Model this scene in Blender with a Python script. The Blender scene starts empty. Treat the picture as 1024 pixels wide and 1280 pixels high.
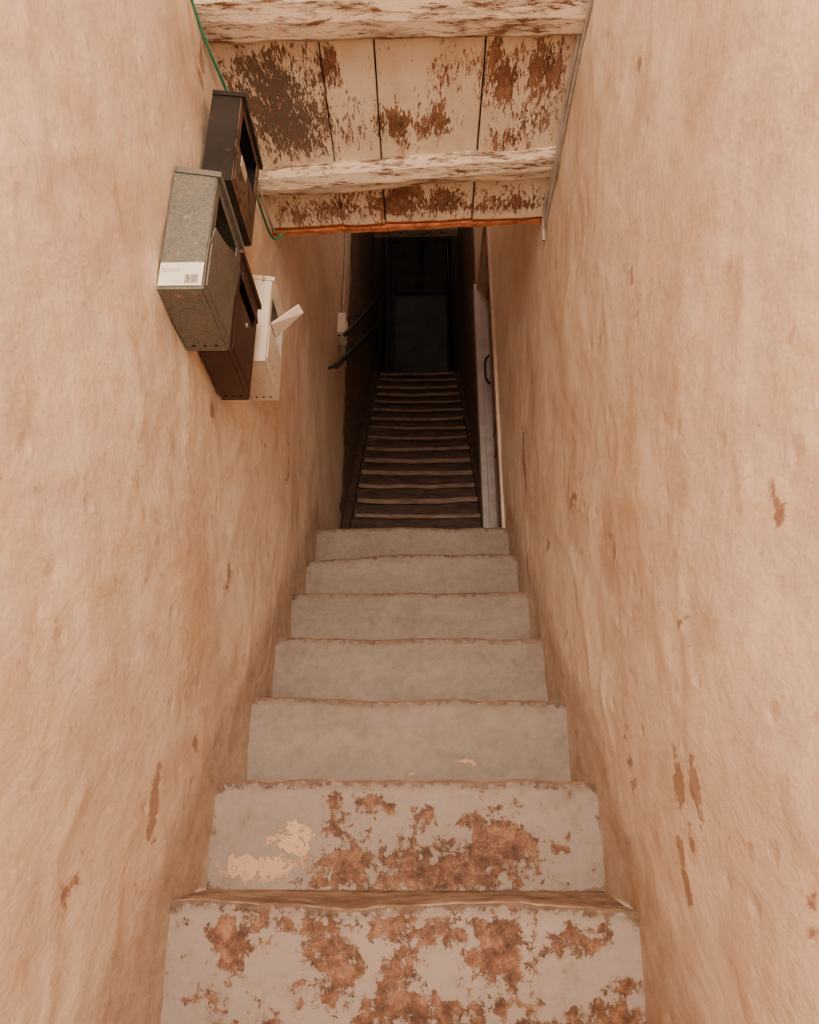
import bpy, math, random
from mathutils import Vector, noise, Euler
random.seed(4)
W=0.9; Z0=1.225
def P(x,y,z): return Vector((x*W,y*W,(z+Z0)*W))
def lin(c):
    out=[]
    for v in c:
        v/=255.0
        out.append(v/12.92 if v<=0.04045 else ((v+0.055)/1.055)**2.4)
    return (*out,1.0)
scene=bpy.context.scene
def nz(x,y,z): return noise.noise(Vector((x,y,z)))
def sst(a,b,t):
    t=max(0,min(1,(t-a)/(b-a))); return t*t*(3-2*t)

# ---------------- node helpers ----------------
class N:
    def __init__(s,name):
        s.m=bpy.data.materials.new(name); s.m.use_nodes=True
        s.t=s.m.node_tree; s.b=s.t.nodes['Principled BSDF']; s.b.inputs['Roughness'].default_value=0.85
        s.b.inputs['Specular IOR Level'].default_value=0.25
        s.tc=s.t.nodes.new('ShaderNodeTexCoord')
    def L(s,a,b): s.t.links.new(a,b)
    def n(s,ty,**kw):
        nd=s.t.nodes.new(ty)
        for k,v in kw.items(): setattr(nd,k,v)
        return nd
    def mapping(s,scale=(1,1,1),rot=(0,0,0)):
        mp=s.n('ShaderNodeMapping'); mp.inputs['Scale'].default_value=scale; mp.inputs['Rotation'].default_value=rot
        s.L(s.tc.outputs['Object'],mp.inputs['Vector']); return mp.outputs['Vector']
    def noise(s,scale,detail=4,rough=0.6,dist=0.0,vec=None):
        nd=s.n('ShaderNodeTexNoise'); nd.inputs['Scale'].default_value=scale; nd.inputs['Detail'].default_value=detail
        nd.inputs['Roughness'].default_value=rough; nd.inputs['Distortion'].default_value=dist
        s.L(vec if vec is not None else s.tc.outputs['Object'],nd.inputs['Vector']); return nd.outputs['Fac']
    def ramp(s,fac,stops,interp='LINEAR'):
        r=s.n('ShaderNodeValToRGB'); r.color_ramp.interpolation=interp
        e=r.color_ramp.elements
        while len(e)<len(stops): e.new(0.5)
        for i,(p,c) in enumerate(stops):
            e[i].position=p; e[i].color=c if len(c)==4 else (*c,1)
        s.L(fac,r.inputs['Fac']); return r.outputs['Color']
    def gray(s,fac,a,b):
        if a<b: return s.ramp(fac,[(a,(0,0,0,1)),(b,(1,1,1,1))])
        return s.ramp(fac,[(b,(1,1,1,1)),(a,(0,0,0,1))])
    def math(s,op,a,b=None,c=None,clamp=False):
        m=s.n('ShaderNodeMath',operation=op); m.use_clamp=clamp
        for i,v in enumerate((a,b,c)):
            if v is None: continue
            if isinstance(v,(int,float)): m.inputs[i].default_value=v
            else: s.L(v,m.inputs[i])
        return m.outputs[0]
    def mix(s,fac,a,b,blend='MIX'):
        m=s.n('ShaderNodeMix',data_type='RGBA',blend_type=blend)
        for idx,v in ((0,fac),(6,a),(7,b)):
            if isinstance(v,(int,float)): m.inputs[idx].default_value=v
            elif isinstance(v,tuple): m.inputs[idx].default_value=v
            else: s.L(v,m.inputs[idx])
        return m.outputs[2]
    def attr(s,name):
        a=s.n('ShaderNodeAttribute'); a.attribute_name=name; return a.outputs['Fac']
    def bump(s,h,strength=0.5,dist=0.01,prev=None):
        b=s.n('ShaderNodeBump'); b.inputs['Strength'].default_value=strength; b.inputs['Distance'].default_value=dist
        s.L(h,b.inputs['Height'])
        if prev is not None: s.L(prev,b.inputs['Normal'])
        return b.outputs['Normal']
    def col(s,c):
        if isinstance(c,tuple): s.b.inputs['Base Color'].default_value=c
        else: s.L(c,s.b.inputs['Base Color'])
    def nrm(s,n): s.L(n,s.b.inputs['Normal'])

# ---- plaster ----
def mat_plaster():
    s=N('painted_plaster')
    vi=s.mapping((0.5,0.68,1.15))
    med=s.noise(6,5,0.62,0.0,vec=vi)
    big=s.noise(2.6,5,0.6,0.0,vec=vi)
    c=s.ramp(big,[(0.30,lin((218,189,163))),(0.45,lin((232,207,184))),(0.58,lin((239,216,193))),(0.72,lin((244,220,188)))])
    y=s.gray(med,0.55,0.66); c=s.mix(s.math('MULTIPLY',y,0.40),c,lin((228,190,148)))
    y2=s.gray(med,0.43,0.35); c=s.mix(s.math('MULTIPLY',y2,0.35),c,lin((204,170,142)))
    ch=s.noise(20,5,0.70,0.0,vec=vi); chm=s.gray(ch,0.625,0.66)
    c=s.mix(s.math('MULTIPLY',chm,0.42),c,lin((178,138,108)))
    chl=s.gray(ch,0.38,0.33)
    c=s.mix(s.math('MULTIPLY',chl,0.35),c,lin((253,236,212)))
    old_falloff_m=s.math('ADD',s.attr('old'),s.math('MULTIPLY',s.math('SUBTRACT',med,0.5),1.0))
    old_falloff_m=s.gray(old_falloff_m,0.42,0.56)
    oc=s.ramp(ch,[(0.35,lin((84,70,62))),(0.55,lin((124,104,92))),(0.66,lin((176,152,134)))])  # tones of bare older plaster, darkened further to carry painted light falloff
    c=s.mix(old_falloff_m,c,oc)
    st=s.math('ADD',s.attr('stain'),s.math('MULTIPLY',s.math('SUBTRACT',ch,0.5),2.3))
    stm=s.gray(st,0.44,0.62)
    c=s.mix(s.math('MULTIPLY',stm,0.72),c,lin((146,102,78)))
    dm=s.gray(s.math('ADD',s.attr('dirt'),s.math('MULTIPLY',s.math('SUBTRACT',ch,0.5),0.9)),0.30,1.0)
    c=s.mix(s.math('MULTIPLY',dm,0.7),c,lin((146,114,90)))
    s.col(c)
    n1=s.bump(med,0.5,0.024)
    n2=s.bump(ch,0.42,0.006,n1)
    v=s.n('ShaderNodeTexVoronoi'); v.inputs['Scale'].default_value=9; v.inputs['Randomness'].default_value=1
    s.L(s.mapping((0.5,0.8,1.1)),v.inputs['Vector'])
    pits=s.gray(v.outputs['Distance'],0.02,0.16)
    n3=s.bump(pits,0.45,0.006,n2)
    s.nrm(n3); s.b.inputs['Roughness'].default_value=0.5; s.b.inputs['Specular IOR Level'].default_value=0.4
    return s.m

def mat_riser():
    s=N('worn_grey_paint')
    big=s.noise(4,5,0.65,0.3,vec=s.mapping((0.7,1,2)))
    c=s.ramp(big,[(0.3,lin((116,101,90))),(0.5,lin((134,119,107))),(0.72,lin((151,135,122)))])
    nB=s.noise(45,5,0.7,0.2)
    c=s.mix(0.3,c,s.ramp(nB,[(0.3,lin((98,85,74))),(0.7,lin((162,147,134)))]))
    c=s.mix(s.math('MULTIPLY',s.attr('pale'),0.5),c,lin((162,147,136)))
    nA=s.noise(17,7,0.75,0.2)
    c=s.mix(s.math('MULTIPLY',s.gray(nA,0.50,0.66),0.4),c,lin((108,86,70)))
    nn=s.math('ADD',s.math('MULTIPLY',s.math('SUBTRACT',nA,0.5),2.6),s.math('MULTIPLY',s.math('SUBTRACT',nB,0.5),2.0))
    pe=s.gray(s.math('ADD',s.attr('cream'),nn),0.46,0.62)
    c=s.mix(s.math('MULTIPLY',pe,0.85),c,lin((206,166,130)))
    pka=s.math('ADD',s.attr('peel'),nn)
    pk=s.gray(pka,0.46,0.62)
    c=s.mix(s.math('MULTIPLY',s.gray(pka,0.22,0.5),0.35),c,lin((140,110,88)))
    rust=s.ramp(s.noise(30,6,0.80,0.2),[(0.36,lin((66,44,33))),(0.5,lin((108,72,52))),(0.64,lin((152,110,84)))])
    c=s.mix(pk,c,rust)
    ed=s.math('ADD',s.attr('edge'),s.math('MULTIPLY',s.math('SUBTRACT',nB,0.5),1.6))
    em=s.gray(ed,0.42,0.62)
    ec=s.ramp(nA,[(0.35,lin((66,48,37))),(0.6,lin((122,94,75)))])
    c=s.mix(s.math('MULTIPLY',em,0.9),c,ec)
    s.col(c)
    h=s.math('MULTIPLY',s.math('MAXIMUM',pk,pe),-1.0)
    n1=s.bump(h,0.6,0.0025); s.nrm(s.bump(nB,0.35,0.004,n1))
    s.b.inputs['Roughness'].default_value=0.6
    return s.m
def mat_tread():
    s=N('dusty_tread')
    c=s.ramp(s.noise(12,6,0.7,0.2),[(0.3,lin((88,66,52))),(0.5,lin((140,112,92))),(0.7,lin((182,156,134)))])
    s.col(c); s.nrm(s.bump(s.noise(35,4,0.7),0.5,0.004)); return s.m
def mat_ceilpaint():
    s=N('peeling_ceiling_paint')
    c=s.ramp(s.noise(5,4,0.6,0.3,vec=s.mapping((2,0.8,1))),[(0.3,lin((216,194,168))),(0.6,lin((236,217,191)))])
    g=s.noise(17,7,0.75,0.3,vec=s.mapping((2.2,0.8,1)))
    f=s.noise(55,5,0.75,0.2,vec=s.mapping((3.0,0.8,1)))
    nn=s.math('ADD',s.math('MULTIPLY',s.math('SUBTRACT',g,0.5),2.6),s.math('MULTIPLY',s.math('SUBTRACT',f,0.5),2.6))
    a=s.math('ADD',s.attr('peel'),nn)
    edge=s.gray(a,0.28,0.46); pk=s.gray(a,0.50,0.55)
    c=s.mix(s.math('MULTIPLY',edge,0.4),c,lin((208,164,130)))
    wood=s.ramp(g,[(0.38,lin((82,57,44))),(0.55,lin((134,94,70))),(0.70,lin((182,138,108)))])
    darkw=s.ramp(f,[(0.3,lin((50,46,43))),(0.6,lin((112,101,89)))])
    wood=s.mix(s.math('MULTIPLY',s.attr('dark'),s.gray(f,0.36,0.54)),wood,darkw)
    c=s.mix(pk,c,wood)
    rm=s.gray(s.math('ADD',s.attr('rust'),s.math('MULTIPLY',s.math('SUBTRACT',g,0.5),1.0)),0.4,0.6)
    c=s.mix(rm,c,lin((170,98,60)))
    s.col(c)
    n1=s.bump(s.math('MULTIPLY',pk,-1.0),0.8,0.003)
    s.nrm(s.bump(f,0.4,0.002,n1)); s.b.inputs['Roughness'].default_value=0.65
    return s.m
def mat_beam():
    s=N('cracked_beam_paint')
    v=s.mapping((0.6,3.0,3.0))
    g=s.noise(12,7,0.74,0.2,vec=v); f=s.noise(45,5,0.7,0.1,vec=v)
    c=s.ramp(f,[(0.3,lin((210,184,156))),(0.6,lin((238,216,190)))])
    a=s.math('ADD',g,s.math('MULTIPLY',s.math('SUBTRACT',f,0.5),0.7))
    c=s.mix(s.math('MULTIPLY',s.gray(a,0.49,0.57),0.6),c,lin((198,154,122)))
    c=s.mix(s.gray(a,0.59,0.62),c,lin((122,84,62)))
    s.col(c); s.nrm(s.bump(s.math('MULTIPLY',s.gray(a,0.49,0.64),-1.0),0.8,0.007)); return s.m
def simple(name,c1,c2,scale=20,rough=0.6,metal=0.0,bump=0.2,stretch=(1,1,1)):
    s=N(name); n=s.noise(scale,4,0.65,0.3,vec=s.mapping(stretch))
    s.col(s.ramp(n,[(0.35,lin(c1)),(0.65,lin(c2))])); s.b.inputs['Roughness'].default_value=rough
    s.b.inputs['Metallic'].default_value=metal
    if bump: s.nrm(s.bump(n,bump,0.002))
    return s.m
def mat_galv():
    s=N('galvanised_steel')
    v=s.n('ShaderNodeTexVoronoi'); v.inputs['Scale'].default_value=260; s.L(s.mapping((1,1,1)),v.inputs['Vector'])
    sep=s.n('ShaderNodeSeparateColor'); s.L(v.outputs['Color'],sep.inputs[0])
    c=s.ramp(sep.outputs[0],[(0.0,lin((96,96,91))),(0.5,lin((108,108,102))),(1.0,lin((124,123,116)))])
    big=s.noise(16,6,0.75,0.3); c=s.mix(s.math('MULTIPLY',s.gray(big,0.42,0.62),0.5),c,lin((128,118,104)))
    ru=s.gray(s.noise(26,7,0.78,0.3),0.60,0.64); c=s.mix(s.math('MULTIPLY',ru,0.8),c,lin((182,150,124)))
    s.col(c); s.b.inputs['Metallic'].default_value=0.3; s.b.inputs['Roughness'].default_value=0.42
    s.nrm(s.bump(big,0.5,0.005)); return s.m
def mat_wornmetal(name,base,base2,worn,thr=0.6):
    s=N(name); c=s.ramp(s.noise(9,4,0.6),[(0.35,lin(base)),(0.65,lin(base2))])
    g=s.noise(24,6,0.75,0.4); m=s.gray(g,thr,thr+0.03); c=s.mix(m,c,lin(worn)); s.col(c)
    s.b.inputs['Roughness'].default_value=0.5; s.nrm(s.bump(m,0.3,-0.001)); return s.m

M_pl=mat_plaster(); M_ri=mat_riser(); M_tr=mat_tread(); M_cp=mat_ceilpaint(); M_bm=mat_beam()
M_galv=mat_galv()
M_dark=mat_wornmetal('dark_enamel',(34,31,30),(50,44,41),(88,64,50),0.63)
M_brown=mat_wornmetal('brown_enamel',(70,51,46),(86,64,57),(146,116,98),0.66)
M_rustfront=mat_wornmetal('rusty_enamel',(84,66,56),(110,85,70),(46,37,32),0.53)
M_white=mat_wornmetal('white_enamel',(216,202,184),(230,218,202),(176,138,110),0.62)
M_black=simple('black_void',(8,7,7),(12,11,10),bump=0)
M_paper=simple('paper_label',(222,214,200),(234,226,212),bump=0)
M_ink=simple('ink',(60,56,54),(74,70,66),bump=0)
M_green=simple('green_cable',(40,112,82),(60,130,98),bump=0,rough=0.5)
M_grey=simple('grey_cable',(150,140,132),(178,166,156),bump=0.1,rough=0.5)
M_pipe=simple('black_iron',(24,23,22),(38,35,34),rough=0.4)
M_wood=simple('worn_wood_tread',(108,86,73),(152,126,109),18,0.65,0,0.4,(0.6,3,3))
M_woodd=simple('dark_riser_wood',(62,48,41),(96,74,63),14,0.75,0,0.3,(0.6,3,3))
M_frame=simple('grey_frame_paint',(160,150,150),(182,170,170),12,0.5)
M_casing=simple('cream_casing_paint',(192,170,152),(214,194,174),12,0.5)
M_door=simple('brown_door_paint',(112,92,80),(134,111,98),8,0.5,0,0.2,(1,3,0.5))
M_edoor=simple('dark_green_door',(76,76,70),(96,94,86),6,0.55)
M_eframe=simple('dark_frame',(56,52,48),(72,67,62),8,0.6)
M_rust=simple('rust_edge',(140,76,46),(198,126,82),30,0.8)

# ---------------- mesh helpers ----------------
def obj(name,me,mats,parent=None):
    o=bpy.data.objects.new(name,me); scene.collection.objects.link(o)
    for m in (mats if isinstance(mats,(list,tuple)) else [mats]): me.materials.append(m)
    if parent: o.parent=parent
    return o
def mk(name,verts,faces,mats,parent=None,attrs=None,smooth=False,mi=None):
    me=bpy.data.meshes.new(name); me.from_pydata(verts,[],faces); 
    if attrs:
        for k,v in attrs.items():
            a=me.attributes.new(k,'FLOAT','POINT'); a.data.foreach_set('value',v)
    if mi: me.polygons.foreach_set('material_index',mi)
    if smooth: me.polygons.foreach_set('use_smooth',[True]*len(me.polygons))
    me.update(); return obj(name,me,mats,parent)
def empty(name,loc=(0,0,0)):
    e=bpy.data.objects.new(name,None); e.empty_display_size=0.1; scene.collection.objects.link(e); return e
def box(name,x0,x1,y0,y1,z0,z1,mat,parent=None,bev=0.004):
    c=[P(x,y,z) for z in (z0,z1) for y in (y0,y1) for x in (x0,x1)]
    f=[(0,2,3,1),(4,5,7,6),(0,1,5,4),(2,6,7,3),(0,4,6,2),(1,3,7,5)]
    o=mk(name,c,f,mat,parent)
    if bev:
        b=o.modifiers.new('bevel','BEVEL'); b.width=bev; b.segments=2; b.limit_method='ANGLE'
    return o
def steps_(a,b,s):
    n=max(1,round((b-a)/s)); return [a+(b-a)*i/n for i in range(n)]
def tube(name,pts,r,mat,parent=None,cyc=False):
    cu=bpy.data.curves.new(name,'CURVE'); cu.dimensions='3D'; cu.bevel_depth=r*W; cu.bevel_resolution=4; cu.use_fill_caps=True
    sp=cu.splines.new('NURBS'); sp.points.add(len(pts)-1)
    for i,p in enumerate(pts): sp.points[i].co=(*P(*p),1)
    sp.order_u=3; sp.use_endpoint_u=True
    cu.materials.append(mat)
    o=bpy.data.objects.new(name,cu); scene.collection.objects.link(o)
    if parent: o.parent=parent
    return o

XL=-.549; XR=.451; R=.305; H=.263; N0Y=1.823; N0Z=-.173
UR=.172; UH=.195; UY=4.55; LZ=N0Z+6*H
TOPZ=LZ+17*UH; ENDY=8.85; CEILTOP=8.35; YB=-0.9

# ---------------- walls ----------------
ys=steps_(YB,0.3,.06)+steps_(0.3,3.8,.018)+steps_(3.8,4.55,.05)+steps_(4.55,ENDY,.08)+[ENDY]
zs=steps_(-Z0,-.55,.05)+steps_(-.55,LZ,.02)+steps_(LZ,2.2,.02)+steps_(2.2,3.65,.05)+steps_(3.65,CEILTOP,.1)+[CEILTOP]
stR=[(1.396,.0545,.026,.06,1.0),(1.308,.039,.022,.06,1.0),(1.43,-.085,.020,.065,1.05),(1.732,.118,.03,.07,.8),(1.36,-.02,.02,.02,.7),
     (2.97,1.468,.035,.13,1.15),(1.298,1.094,.02,.04,.75),(2.02,.875,.06,.05,.65),(.879,.402,.015,.09,.6),(.98,-.12,.03,.04,.6),(2.5,.9,.04,.05,.6),
     (1.2,.3,.06,.03,.5),(1.7,.6,.03,.05,.55),(2.3,.5,.05,.05,.6),(1.1,1.45,.03,.03,.55)]
stL=[(1.616,.024,.024,.065,1.15),(2.033,.66,.025,.05,.8),(1.716,1.0,.04,.03,.95),(.93,.904,.02,.02,.55),(1.87,.164,.025,.03,.9),
     (1.38,1.84,.035,.07,.85),(1.55,1.86,.04,.05,.8),(2.3,1.2,.03,.04,.6),(2.7,1.3,.03,.09,.65),(1.3,-.1,.04,.04,.6),(1.45,.45,.03,.03,.55),(1.0,.15,.02,.03,.5)]
def wallfn(side,y,z):
    base=XL if side<0 else XR
    seed=0 if side<0 else 37.
    d=.016*nz(y*1.3+seed,z*.9,1.1)+.009*nz(y*2.6,z*2.6+seed,4.)+.0046*nz(y*6,z*7+seed,9.)+.0022*nz(y*17,z*19,seed)
    r=nz(y*3.2+seed,z*2.6,21.); d+= .004*max(0,1-abs(r)/.05)*(1 if nz(y*1.1,z*1.3+seed,5)>0 else 0)*(-side)
    d*=(1-.5*sst(3.4,3.8,y))
    if side<0:
        d-= .04*sst(1.35,1.95,z)*(1-sst(1.35,2.1,y))
    return base+d
for side,name in ((-1,'wall_left'),(1,'wall_right')):
    V=[];st=[];ol=[];di=[]
    blobs=stL if side<0 else stR
    for z in zs:
        for y in ys:
            V.append(P(wallfn(side,y,z),y,z))
            s=0
            for (by,bz,ry,rz,a) in blobs:
                q=((y-by)/ry)**2+((z-bz)/rz)**2
                if q<6: s=max(s,a*math.exp(-q*.55))
            st.append(s*.85)
            ol.append(sst(4.2,4.9,y)*.75 if side<0 else sst(4.7,5.1,y)*.8)  # far walls: older darker plaster plus light falloff painted into the colour
            lz=N0Z+(y-N0Y+R*.4)/R*H
            if y>N0Y+6*R: lz=LZ
            if y>UY: lz=LZ+(y-UY)/UR*UH
            hh=z-lz
            di.append(max(0,1-max(0,hh)/.22)*.85 if y<4.5 else max(0,1-max(0,hh)/.5))
    F=[];ny=len(ys)
    for j in range(len(zs)-1):
        for i in range(ny-1):
            if side>0 and ys[i]>=3.8-1e-4 and ys[i+1]<=4.55+1e-4 and zs[j]>=LZ-1e-4 and zs[j+1]<=3.65+1e-4: continue
            q=(j*ny+i,j*ny+i+1,(j+1)*ny+i+1,(j+1)*ny+i)
            F.append(q if side<0 else q[::-1])
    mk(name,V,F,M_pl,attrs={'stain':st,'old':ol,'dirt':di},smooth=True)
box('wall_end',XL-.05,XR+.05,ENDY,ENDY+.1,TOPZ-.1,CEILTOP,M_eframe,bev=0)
box('wall_front',XL-.05,XR+.05,2.03,2.06,2.05,CEILTOP,M_pl,bev=0)
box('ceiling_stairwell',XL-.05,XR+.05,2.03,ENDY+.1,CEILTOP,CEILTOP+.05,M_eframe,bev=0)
box('floor',XL-.06,XR+.06,YB-.0,N0Y-3*R+.02,-Z0-.06,-Z0,M_tr,bev=0)
box('floor_upper_landing',XL-.03,XR+.03,UY+16*UR+.03,ENDY,TOPZ-.06,TOPZ-.001,M_woodd,bev=0)

# ---------------- lower staircase ----------------
def blobval(bl,x,u):
    s=0
    for (bx,bu,rx,ru,a) in bl:
        q=((x-bx)/rx)**2+((u-bu)/ru)**2
        if q<8: s=max(s,a*math.exp(-q*.5))
    return s
peelB={0:[(.15,.78,.05,.2,1.1),(.36,.62,.055,.28,.95),(.5,.85,.12,.1,.8),(.50,.60,.04,.16,.95),(.70,.72,.06,.22,1.05),(.86,.82,.08,.10,.95),(.95,.45,.03,.08,.7),(.55,.3,.16,.12,.95),(.92,.22,.07,.12,1.1),(.3,.92,.17,.07,.85),(.7,.1,.3,.1,.9),(.08,.35,.03,.08,.6),(.2,.15,.1,.1,.6),(.5,.95,.4,.04,.7)],
       1:[(.42,.84,.06,.10,.95),(.32,.7,.035,.3,1.0),(.36,.25,.08,.22,1.1),(.53,.32,.07,.2,.95),(.54,.62,.035,.16,.85),(.60,.17,.16,.15,1.2),(.73,.42,.08,.3,1.2),(.78,.2,.07,.16,1.0),(.89,.4,.03,.14,.9),(.32,.1,.12,.08,.95),(.47,.12,.2,.08,.9),(.67,.68,.03,.12,.8)],
       2:[(.2,.12,.03,.12,.6),(.45,.1,.1,.06,.4)]}
creamB={1:[(.14,.22,.10,.14,1.1),(.22,.5,.06,.24,1.0)],2:[(.5,.12,.1,.08,.6),(.68,.3,.06,.08,.5)],0:[(.25,.75,.04,.2,.5)]}
V=[];F=[];MI=[];A={'peel':[],'cream':[],'edge':[],'pale':[]}
NX=90
for k in range(-3,7):
    y0=N0Y+k*R; zt=N0Z+k*H; zb=zt-H
    prof=[]
    nr=26
    for i in range(nr+1):
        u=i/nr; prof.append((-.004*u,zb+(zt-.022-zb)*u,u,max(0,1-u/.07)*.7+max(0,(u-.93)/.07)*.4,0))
    prof+= [(-.007,zt-.016,1,.5,0),(-.009,zt-.010,1,.65,0),(-.008,zt-.003,1,.9,0),(-.002,zt,1,.8,1),(.02,zt,1,.5,1),(.12,zt-.001,1,.2,1),(R-.02,zt,1,.4,1),(R+.012,zt+.002,1,.8,1)]
    if k==6:
        prof[-2]=(UY-y0-.1,zt,1,.3,1); prof[-1]=(UY-y0-.012,zt,1,.8,1)
    base=len(V)
    tilt=random.uniform(-.009,.009) if k!=0 else -.006
    for j,(dy,z,u,e,m) in enumerate(prof):
        for i in range(NX+1):
            t=i/NX; x=XL-.010+(XR-XL+.020)*t
            top=max(0,min(1,(u-.75)/.25)) if dy<.03 else 1
            wav=.014*nz(x*2.7,k*7.3,0)+.0055*nz(x*9,k*3.1,5)+.0022*nz(x*35,k,8)
            cd=-.008*(max(0,1-t/.05)**2+max(0,1-(1-t)/.05)**2)*(.5+nz(k*3.3,t*2,1))
            dz=(wav+cd+tilt*(t-.5)*2)*top
            if dy>.2: dz=tilt*(t-.5)
            dyy=.006*nz(x*4,k*5.1,z*4)+(.007*nz(x*14,k*2,3) if .9<u and dy<.02 else 0)
            V.append(P(x,y0+dy+dyy,z+dz))
            A['peel'].append(blobval(peelB.get(k,[]),t,u if m==0 else 3)*.9-(.02 if k==0 else .08 if k==1 else .2))
            A['cream'].append(blobval(creamB.get(k,[]),t,u if m==0 else 3)-.2)
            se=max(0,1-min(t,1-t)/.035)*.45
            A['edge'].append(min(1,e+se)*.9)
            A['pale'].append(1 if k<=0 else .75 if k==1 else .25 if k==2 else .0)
    for j in range(len(prof)-1):
        for i in range(NX):
            a=base+j*(NX+1)+i
            F.append((a,a+1,a+NX+2,a+NX+1)); MI.append(1 if j>=nr+3 else 0)
mk('staircase',V,F,[M_ri,M_tr],attrs=A,smooth=True,mi=MI)

# ---------------- upper wooden staircase ----------------
ws=empty('wooden_staircase')
for k in range(1,18):
    y0=UY+(k-1)*UR; zt=LZ+k*UH
    j=lambda s:random.uniform(-s,s)
    box('riser_%d'%k,XL+.02,XR-.02,y0+.012,y0+.03,zt-UH+.003,zt-.03,M_woodd,ws,0)
    V=[];F=[];n=24; x0=XL+.075+j(.010); x1=XR-.045+j(.010)
    if k>12: x0+=.01;x1-=.01
    ang=j(.012); th=.032+j(.008)
    for i in range(n+1):
        t=i/n;x=x0+(x1-x0)*t
        s=-.010*math.sin(math.pi*t)+.007*nz(x*5,k*3.3,2)+ang*(t-.5); q=.008*nz(x*4,k*9.1,7)+.006*math.sin(math.pi*t)
        for (yy,zz) in ((y0-.022+q,zt-th),(y0-.026+q,zt-.014),(y0-.02+q,zt-.001),(y0+UR+.02,zt),(y0+UR+.02,zt-.03)):
            V.append(P(x,yy,zz+s))
    for i in range(n):
        for m in range(5):
            a=i*5+m;b=i*5+(m+1)%5
            F.append((a,a+5,b+5,b))
    F.append((0,1,2,3,4)); F.append(tuple(n*5+q for q in (4,3,2,1,0)))
    mk('tread_%d'%k,V,F,M_wood,ws)
for nm,xa,xb in (('stringer_left',XL+.0,XL+.05),('stringer_right',XR-.035,XR-.0)):
    sl=UH/UR
    ya,yb=UY,UY+16.4*UR
    pr=[(ya,LZ+.003),(ya,LZ+.2),(yb,LZ+.2+(yb-ya)*sl),(yb,LZ+(yb-ya)*sl-.3),(ya+.25,LZ+.003)]
    V=[P(xa,y,z) for y,z in pr]+[P(xb,y,z) for y,z in pr]
    F=[(4,3,2,1,0),(5,6,7,8,9)]+[(i,(i+1)%5,(i+1)%5+5,i+5) for i in range(5)]
    mk(nm,V,F,M_woodd,ws)

# ---------------- side door on right wall ----------------
d=empty('door_1'); y0,y1,zt=3.8,4.55,3.65
rec=.10
box('jamb_near',XR-.004,XR+rec+.03,y0-.02,y0+.035,LZ+.004,zt+.02,M_casing,d)
box('jamb_far',XR-.012,XR+rec+.03,y1-.04,y1+.03,LZ+.004,zt+.02,M_frame,d)
box('door_head',XR-.004,XR+rec+.03,y0-.02,y1+.03,zt-.05,zt+.02,M_casing,d)
box('casing_near',XR-.018,XR+.012,y0-.045,y0+.01,LZ+.02,zt+.06,M_casing,d)
box('casing_far',XR-.05,XR+.012,y1-.015,y1+.12,LZ+.02,zt+.06,M_frame,d)
box('casing_head',XR-.03,XR+.012,y0-.055,y1+.10,zt+.0,zt+.07,M_casing,d)
box('leaf',XR+rec-.06,XR+rec+.01,y0+.03,y1-.035,LZ+.008,zt-.045,M_door,d)
for a,b,c_,e in ((y0+.12,y1-.13,LZ+.12,LZ+.8),(y0+.12,y1-.13,LZ+.95,zt-.17)):
    for q,(ya,yb,za,zb) in enumerate(((a,b,c_,c_+.025),(a,b,e-.025,e),(a,a+.025,c_,e),(b-.025,b,c_,e))):
        box('panel_moulding_%d'%q,XR+rec-.072,XR+rec-.058,ya,yb,za,zb,M_door,d,.003)
hz=LZ+1.36
tube('pull_handle',[(XR+rec-.06,y1-.12,hz),(XR+rec-.10,y1-.12,hz+.02),(XR+rec-.105,y1-.12,hz+.12),(XR+rec-.10,y1-.12,hz+.22),(XR+rec-.06,y1-.12,hz+.24)],.008,M_pipe,d)

# ---------------- end door ----------------
d=empty('door_2'); E=ENDY
dx0,dx1=-.42,.42
box('leaf',dx0+.05,dx1-.04,E-.03,E-.001,TOPZ,7.05,M_edoor,d)
for q,(xa,xb,za,zb) in enumerate(((dx0,dx0+.06,TOPZ,8.2),(dx1-.05,dx1+.01,TOPZ,8.2),(dx0,dx1,7.03,7.10),(dx0,dx1,8.14,8.22))):
    box('frame_%d'%q,xa,xb,E-.07,E-.02,za,zb,M_eframe,d)
for q,xx in enumerate((.03,)):
    tube('frame_bar_%d'%q,[(xx,E-.05,7.1),(xx,E-.05,7.6),(xx,E-.05,8.15)],.014,M_pipe,d)
box('latch_box',-.05,.03,E-.12,E-.05,7.18,7.32,M_eframe,d)
tube('knob',[(dx0+.12,E-.03,TOPZ+1.0),(dx0+.12,E-.07,TOPZ+1.0)],.025,M_pipe,d)
pp=empty('water_pipes')
tube('pipe_riser',[(XL+.09,7.9,TOPZ+.1),(XL+.09,7.9,7.2),(XL+.09,7.9,8.3)],.018,M_pipe,pp)
tube('pipe_cross',[(XL+.02,8.3,7.55),(-.1,8.3,7.55),(XR-.02,8.3,7.58)],.016,M_pipe,pp)
tube('pipe_drop',[(-.02,8.3,8.3),(-.02,8.3,7.5),(-.02,8.3,7.2)],.016,M_pipe,pp)
tube('pipe_riser_right',[(XR-.07,8.1,TOPZ+.1),(XR-.07,8.1,7.2),(XR-.07,8.1,8.3)],.02,M_pipe,pp)
box('stairwell_beam',XL-.02,XR+.02,6.9,7.02,6.44,6.6,M_bm)

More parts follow.
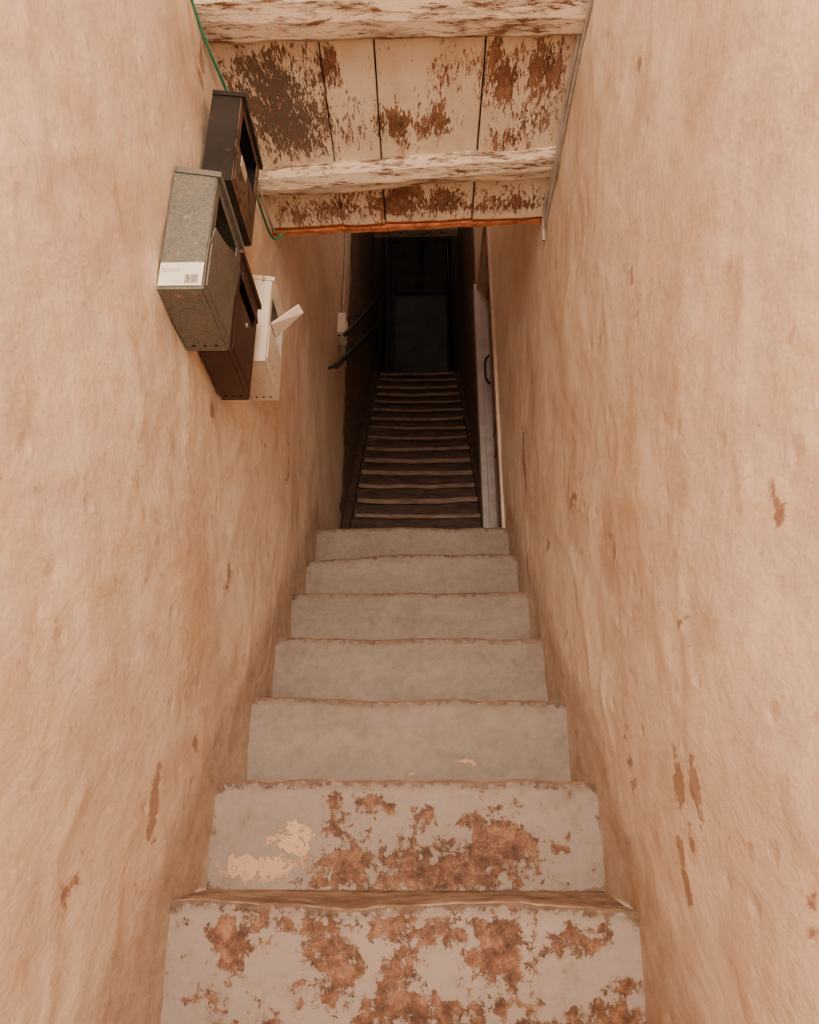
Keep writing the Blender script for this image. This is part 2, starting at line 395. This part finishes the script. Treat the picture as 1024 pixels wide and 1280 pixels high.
# ---------------- handrail ----------------
hr=empty('handrail')
def rail(nm,a,b,r):
    tube(nm,[a,((a[0]+b[0])/2,(a[1]+b[1])/2,(a[2]+b[2])/2-.01),b],r,M_pipe,hr)
rail('rail_lower',(-.485,3.62,2.39),(-.485,7.45,5.55),.018)
rail('rail_upper',(-.485,4.0,2.88),(-.485,7.45,5.95),.015)
for q,t in enumerate((.04,.35,.66,.96)):
    y=3.62+3.83*t; z=2.39+3.16*t
    tube('bracket_%d'%q,[(-.485,y,z),(-.52,y,z-.04),(-.57,y,z-.04)],.009,M_pipe,hr)
    y=4.0+3.45*t; z=2.88+3.07*t
    tube('bracket_up_%d'%q,[(-.485,y,z),(-.52,y,z-.03),(-.57,y,z-.03)],.008,M_pipe,hr)

# ---------------- switch ----------------
sw=empty('light_switch')
box('plate',XL-.02,XL+.05,4.10,4.25,2.97,3.13,M_paper,sw,.006)
box('rocker',XL+.045,XL+.058,4.145,4.205,3.01,3.09,M_white,sw,.004)
tube('switch_wire',[(XL+.018,4.20,3.12),(XL+.018,4.20,3.6),(XL+.018,4.22,4.6)],.009,M_grey,sw)

# ---------------- lower ceiling: boards and beams ----------------
ce=empty('ceiling')
peelC=[(-.44,1.56,.10,.10,1.0),(-.42,1.68,.11,.10,1.05),(-.50,1.60,.05,.12,.8),(-.35,1.75,.05,.08,.8),(-.40,1.46,.05,.04,.7),(-.262,1.50,.03,.05,1.0),(-.074,1.70,.05,.04,1.1),(-.05,1.74,.03,.03,.8),(.02,1.72,.03,.03,.8),
 (.06,1.68,.04,.05,.8),(.08,1.52,.03,.07,.6),(.25,1.54,.05,.07,.95),(.22,1.46,.02,.05,.9),(.36,1.50,.05,.08,.9),(.34,1.68,.06,.06,.65),(.28,1.75,.06,.05,.7),(-.2,1.72,.05,.08,.35),
 (-.085,2.03,.07,.05,1.3),(-.05,1.97,.06,.03,1.1),(.085,2.02,.07,.06,1.1),(-.28,2.04,.09,.05,.75),(-.42,2.06,.09,.05,.7),(.33,2.03,.11,.05,.85),(.20,2.05,.07,.03,.8),(-.2,1.97,.1,.03,.5)]
darkC=[(-.44,1.56,.12,.12,1.0),(-.42,1.68,.13,.12,1.0)]
xs=[-.66,-.28,-.125,.188,.52]
for b in range(4):
    xa,xb=xs[b]+.0022,xs[b+1]-.0022
    nx=int((xb-xa)/.008)+1; yl=steps_(YB,1.3,.08)+steps_(1.3,2.14,.008)+[2.14]
    V=[];F=[];A={'peel':[],'dark':[],'rust':[]}
    bz=random.uniform(-.004,.004)
    for y in yl:
        for i in range(nx+1):
            x=xa+(xb-xa)*i/nx
            yend=y - (.05*(x+.5) if y>2.0 else 0)*sst(2.0,2.14,y) + (.004*nz(x*20,3,3) if y>2.13 else 0)
            cup=.004*((i/nx-.5)*2)**2
            V.append(P(x,yend,2.0+bz+cup+.003*nz(x*4,y*3,b*5)))
            A['peel'].append(blobval(peelC,x,y)*.85+.0)
            A['dark'].append(blobval(darkC,x,y)); A['rust'].append(sst(2.115,2.14,y))
    for j in range(len(yl)-1):
        for i in range(nx):
            a=j*(nx+1)+i; F.append((a,a+nx+1,a+nx+2,a+1))
    o=mk('board_%d'%(b+1),V,F,M_cp,ce,attrs=A,smooth=True)
    s=o.modifiers.new('solid','SOLIDIFY'); s.thickness=.025*W; s.offset=-1
box('light_block_slab',XL-.12,XR+.08,YB,2.07,2.036,2.05,M_woodd,ce,0)  # unseen dark slab added to stop light leaking through the board seams
def beam(nm,xa,xb,ya,yb,skew,zb,th):
    V=[];F=[];n=60
    for i in range(n+1):
        t=i/n;x=xa+(xb-xa)*t; dy=skew*t
        w=.012*nz(x*4,ya*9,1)+.004*nz(x*16,ya,4); w2=.012*nz(x*5,ya*9,8)+.004*nz(x*18,ya,7); w3=.006*nz(x*8,ya*4,12)
        h=(yb-ya)
        for (yy,zz) in ((ya+dy+w,zb+th+.005),(ya+dy+w,zb+.018+w3),(ya+dy+.014+w,zb+.004+w3),(ya+dy+h*.5,zb+w3-.003),(yb+dy-.016+w2,zb+.004+w3),(yb+dy+w2,zb+.018+w3),(yb+dy+w2,zb+th+.005)):
            V.append(P(x,yy,zz))
    for i in range(n):
        for m in range(6):
            a=i*7+m; F.append((a,a+1,a+8,a+7))
    F.append(tuple(range(7))[::-1]); F.append(tuple(n*7+q for q in range(7)))
    mk(nm,V,F,M_bm,None,smooth=False)
beam('ceiling_beam',-.63,.47,1.26,1.39,-.0,1.945,.055)
beam('ceiling_beam',-.58,.46,1.86,1.965,-.08,1.96,.04)
beam('ceiling_beam',-.60,.46,.60,.74,0,1.945,.055)
beam('ceiling_beam',-.60,.46,0.0,.14,0,1.945,.055)
V=[];F=[];n=50
for i in range(n+1):
    t=i/n;x=-.56+1.02*t; y=2.142-.05*(x+.5)+.003*nz(x*15,1,1); z=1.996+.006*nz(x*12,5,1)
    for a,b in ((0,0),(0,.03),(.02,.03),(.02,0)): V.append(P(x,y+a,z+b))
for i in range(n):
    for m in range(4): F.append((i*4+m,i*4+(m+1)%4,(i+1)*4+(m+1)%4,(i+1)*4+m))
mk('trim_1',V,F,M_rust)

# ---------------- cables ----------------
tube('green_cable',[(-.585,1.0,1.93),(-.58,1.27,1.93),(-.562,1.38,1.905),(-.548,1.515,1.925),(-.538,1.7,1.9),(-.533,1.88,1.88),(-.53,2.08,1.91),(-.515,2.11,1.935),(-.49,2.10,1.955)],.0040,M_green)
tube('grey_cable',[(-.592,.9,1.95),(-.588,1.27,1.95),(-.565,1.40,1.925),(-.54,1.6,1.95),(-.53,1.9,1.93),(-.525,2.08,1.94),(-.52,2.12,1.97)],.004,M_grey)
tube('conduit',[(.438,.6,1.955),(.436,1.3,1.96),(.433,1.65,1.955),(.436,1.75,1.93),(.433,2.0,1.955),(.438,2.07,1.95),(.438,2.085,1.89)],.006,M_grey)
tube('conduit',[(.440,.6,1.925),(.441,1.3,1.93),(.438,1.65,1.93),(.438,2.0,1.925),(.440,2.07,1.93)],.005,M_grey)

# ---------------- mailboxes ----------------
def mailbox(name,y0,y1,z0,z1,dep,mat,front,slope=.02,slot=(.70,.86),flap=0.15,lidmat=None):
    e=empty(name); xb=XL+.004; xf=xb+dep; zf=z1-slope
    L=y1-y0; Hh=z1-z0
    V=[P(xb,y0,z0),P(xf,y0,z0),P(xf,y0,zf),P(xb,y0,z1),P(xb,y1,z0),P(xf,y1,z0),P(xf,y1,zf),P(xb,y1,z1)]
    F=[(0,1,2,3),(7,6,5,4),(0,4,5,1),(3,2,6,7),(0,3,7,4)]
    o=mk('body',V,F,mat,e); s=o.modifiers.new('s','SOLIDIFY'); s.thickness=.0022; s.offset=0
    sa,sb=z0+(zf-z0)*slot[0],z0+(zf-z0)*slot[1]; ya,yb=y0+L*.12,y1-L*.12
    gy=[y0,ya,yb,y1]; gz=[z0,sa,sb,zf]
    V=[P(xf,y,z) for z in gz for y in gy]; F=[]
    for j in range(3):
        for i in range(3):
            if i==1 and j==1: continue
            F.append((j*4+i,j*4+i+1,j*4+i+5,j*4+i+4))
    o=mk('front',V,F,front,e); s=o.modifiers.new('s','SOLIDIFY'); s.thickness=.003; s.offset=1
    b=o.modifiers.new('b','BEVEL'); b.width=.001
    mk('dark_slot_sheet',[P(xb+.01,ya,sa-.02),P(xb+.01,yb,sa-.02),P(xb+.01,yb,sb+.01),P(xb+.01,ya,sb+.01)],[(0,1,2,3)],M_black,e)  # black sheet behind the slot, its shade put in as colour
    box('front_door',xf,xf+.006,y0+L*.06,y1-L*.06,z0+Hh*.06,sa-Hh*.04,front,e,.002)
    if flap is not None:
        lx=(sb-sa)*.55
        V=[];c,s_=math.cos(flap),math.sin(flap)
        for (u,o_) in ((0,0),(1,0),(1,.004),(0,.004)):
            for y in (ya-.006,yb+.006):
                V.append(P(xf+.006+s_*lx*u+c*o_,y,sb+.004-c*lx*u+s_*o_))
        mk('flap',V,[(0,1,3,2),(4,5,7,6),(0,2,4,6),(1,7,5,3),(2,3,5,4),(0,6,7,1)],front,e)
    V=[P(xb-.0,y0-.005,z1+.006),P(xf+.012,y0-.005,zf+.004),P(xf+.012,y0-.005,zf-.010),P(xb,y0-.005,z1-.010),
       P(xb-.0,y1+.005,z1+.006),P(xf+.012,y1+.005,zf+.004),P(xf+.012,y1+.005,zf-.010),P(xb,y1+.005,z1-.010)]
    mk('lid',V,[(3,2,1,0),(4,5,6,7),(0,1,5,4),(1,2,6,5),(0,4,7,3),(2,3,7,6)],lidmat or mat,e)
    def disc(nm,c0,ax,r=.0055):
        V=[];n=14
        for k in range(n):
            a=2*math.pi*k/n
            if ax=='z': V.append(P(c0[0]+r*math.cos(a),c0[1]+r*math.sin(a),c0[2]))
            else: V.append(P(c0[0],c0[1]+r*math.cos(a),c0[2]+r*math.sin(a)))
        mk(nm,V,[tuple(range(n))],M_black,e)
    for k in range(3):
        disc('drain_hole_%d'%k,(xb+dep*(.22+.28*k),y1-L*.10,z0-.0022),'z',.004)
    return e,xb,xf,disc
g,xb,xf,disc=mailbox('mailbox',1.243,1.463,1.012,1.342,.093,M_galv,M_galv,.019,(.58,.90),None)
V=[];F=[];n=14
for i in range(n+1):
    t=i/n; y=1.25+.206*t; up=.060*math.sin(t*math.pi/2)**2
    V+= [P(xf+.004,y,1.14),P(xf+.012+.006*math.sin(t*3.1),y,1.18+up)]
for i in range(n): F.append((2*i,2*i+2,2*i+3,2*i+1))
o=mk('slot_lip',V,F,M_galv,g); s=o.modifiers.new('s','SOLIDIFY'); s.thickness=.002
yl=1.243-.0035
def quad(nm,x0,x1,z0,z1,y,m,p): return mk(nm,[P(x0,y,z0),P(x1,y,z0),P(x1,y,z1),P(x0,y,z1)],[(0,1,2,3)],m,p)
quad('paper_label',xb+.001,xf-.0005,1.018,1.078,yl,M_paper,g)
x=xb+.056
while x<xb+.084:
    w=random.choice((.0008,.0012,.002)); quad('bar_code_bar',x,x+w,1.024,1.046,yl-.0006,M_ink,g); x+=w+random.choice((.0008,.0012))
for q,zz in enumerate((1.060,1.054)):
    xx=xb+.006
    while xx<xb+.045:
        w=random.uniform(.003,.008); quad('print_line',xx,xx+w,zz,zz+.0022,yl-.0006,M_grey,g); xx+=w+.0015
mb,xb2,xf2,disc2=mailbox('mailbox',1.395,1.625,1.468,1.775,.075,M_dark,M_rustfront,.012,(.50,.90),None,lidmat=M_dark)
for k in range(5): disc2('vent_%d'%k,(xf2+.0075,1.46+.03*(k%2),1.50+.02*k),'x',.004)
box('faded_sticker',xf2+.004,xf2+.0075,1.44,1.50,1.565,1.60,M_casing,mb,0)
mb,xb3,xf3,disc3=mailbox('mailbox',1.54,1.765,1.06,1.385,.072,M_brown,M_brown,.012,(.66,.82),.12)
for k in range(6): disc3('vent_%d'%k,(xf3+.0075,1.57+.03*k,1.085),'x',.004)
tube('lock',[(xf3+.004,1.65,1.22),(xf3+.010,1.65,1.22)],.006,M_grey,mb)
mb,xb4,xf4,disc4=mailbox('mailbox',1.86,2.085,1.25,1.56,.082,M_white,M_white,.012,(.50,.84),None)
for k in range(4): disc4('vent_%d'%k,(xf4+.0075,1.9+.04*k,1.275),'x',.004)
hz=1.405
V=[P(xf4+.004,1.895,hz),P(xf4+.004,1.965,hz),P(xf4+.095,1.93,hz+.068),P(xf4+.085,1.90,hz+.075)]
o=mk('flap',V,[(0,1,2,3)],M_white,mb); s=o.modifiers.new('s','SOLIDIFY'); s.thickness=.004

# ---------------- lighting ----------------
w=bpy.data.worlds.new('World'); scene.world=w; w.use_nodes=True
bg=w.node_tree.nodes['Background']; bg.inputs[0].default_value=(1.0,.835,.655,1); bg.inputs[1].default_value=4.1
def area(name,loc,rot,sx,sy,e,col):
    l=bpy.data.lights.new(name,'AREA'); l.shape='RECTANGLE'; l.size=sx; l.size_y=sy; l.energy=e; l.color=col
    o=bpy.data.objects.new(name,l); o.location=loc; o.rotation_euler=rot; scene.collection.objects.link(o); return o
area('street_light_through_entrance',(0,-2.6,2.2),(math.radians(88),0,0),1.6,2.4,235,(1,.835,.655))
def fill_light(name,loc,e):
    pl=bpy.data.lights.new(name,'POINT'); pl.energy=e; pl.color=(1,.84,.72); pl.shadow_soft_size=.12
    po=bpy.data.objects.new(name,pl); po.location=P(*loc); scene.collection.objects.link(po)
fill_light('added_stairwell_fill',(-.05,2.9,5.2),22)  # unseen point light added to lift the dark upper flight
fill_light('added_landing_fill',(0,7.3,7.75),3.2)  # second unseen light, added to brighten the end door

# ---------------- camera ----------------
cam=bpy.data.cameras.new('camera'); co=bpy.data.objects.new('camera',cam); scene.collection.objects.link(co)
cam.sensor_fit='VERTICAL'; cam.sensor_height=24; cam.lens=24*932/1280; cam.clip_start=.01
co.location=P(0,0,0); co.rotation_euler=Euler((math.radians(90+22.3),0,math.radians(1.02)),'XYZ')
scene.camera=co
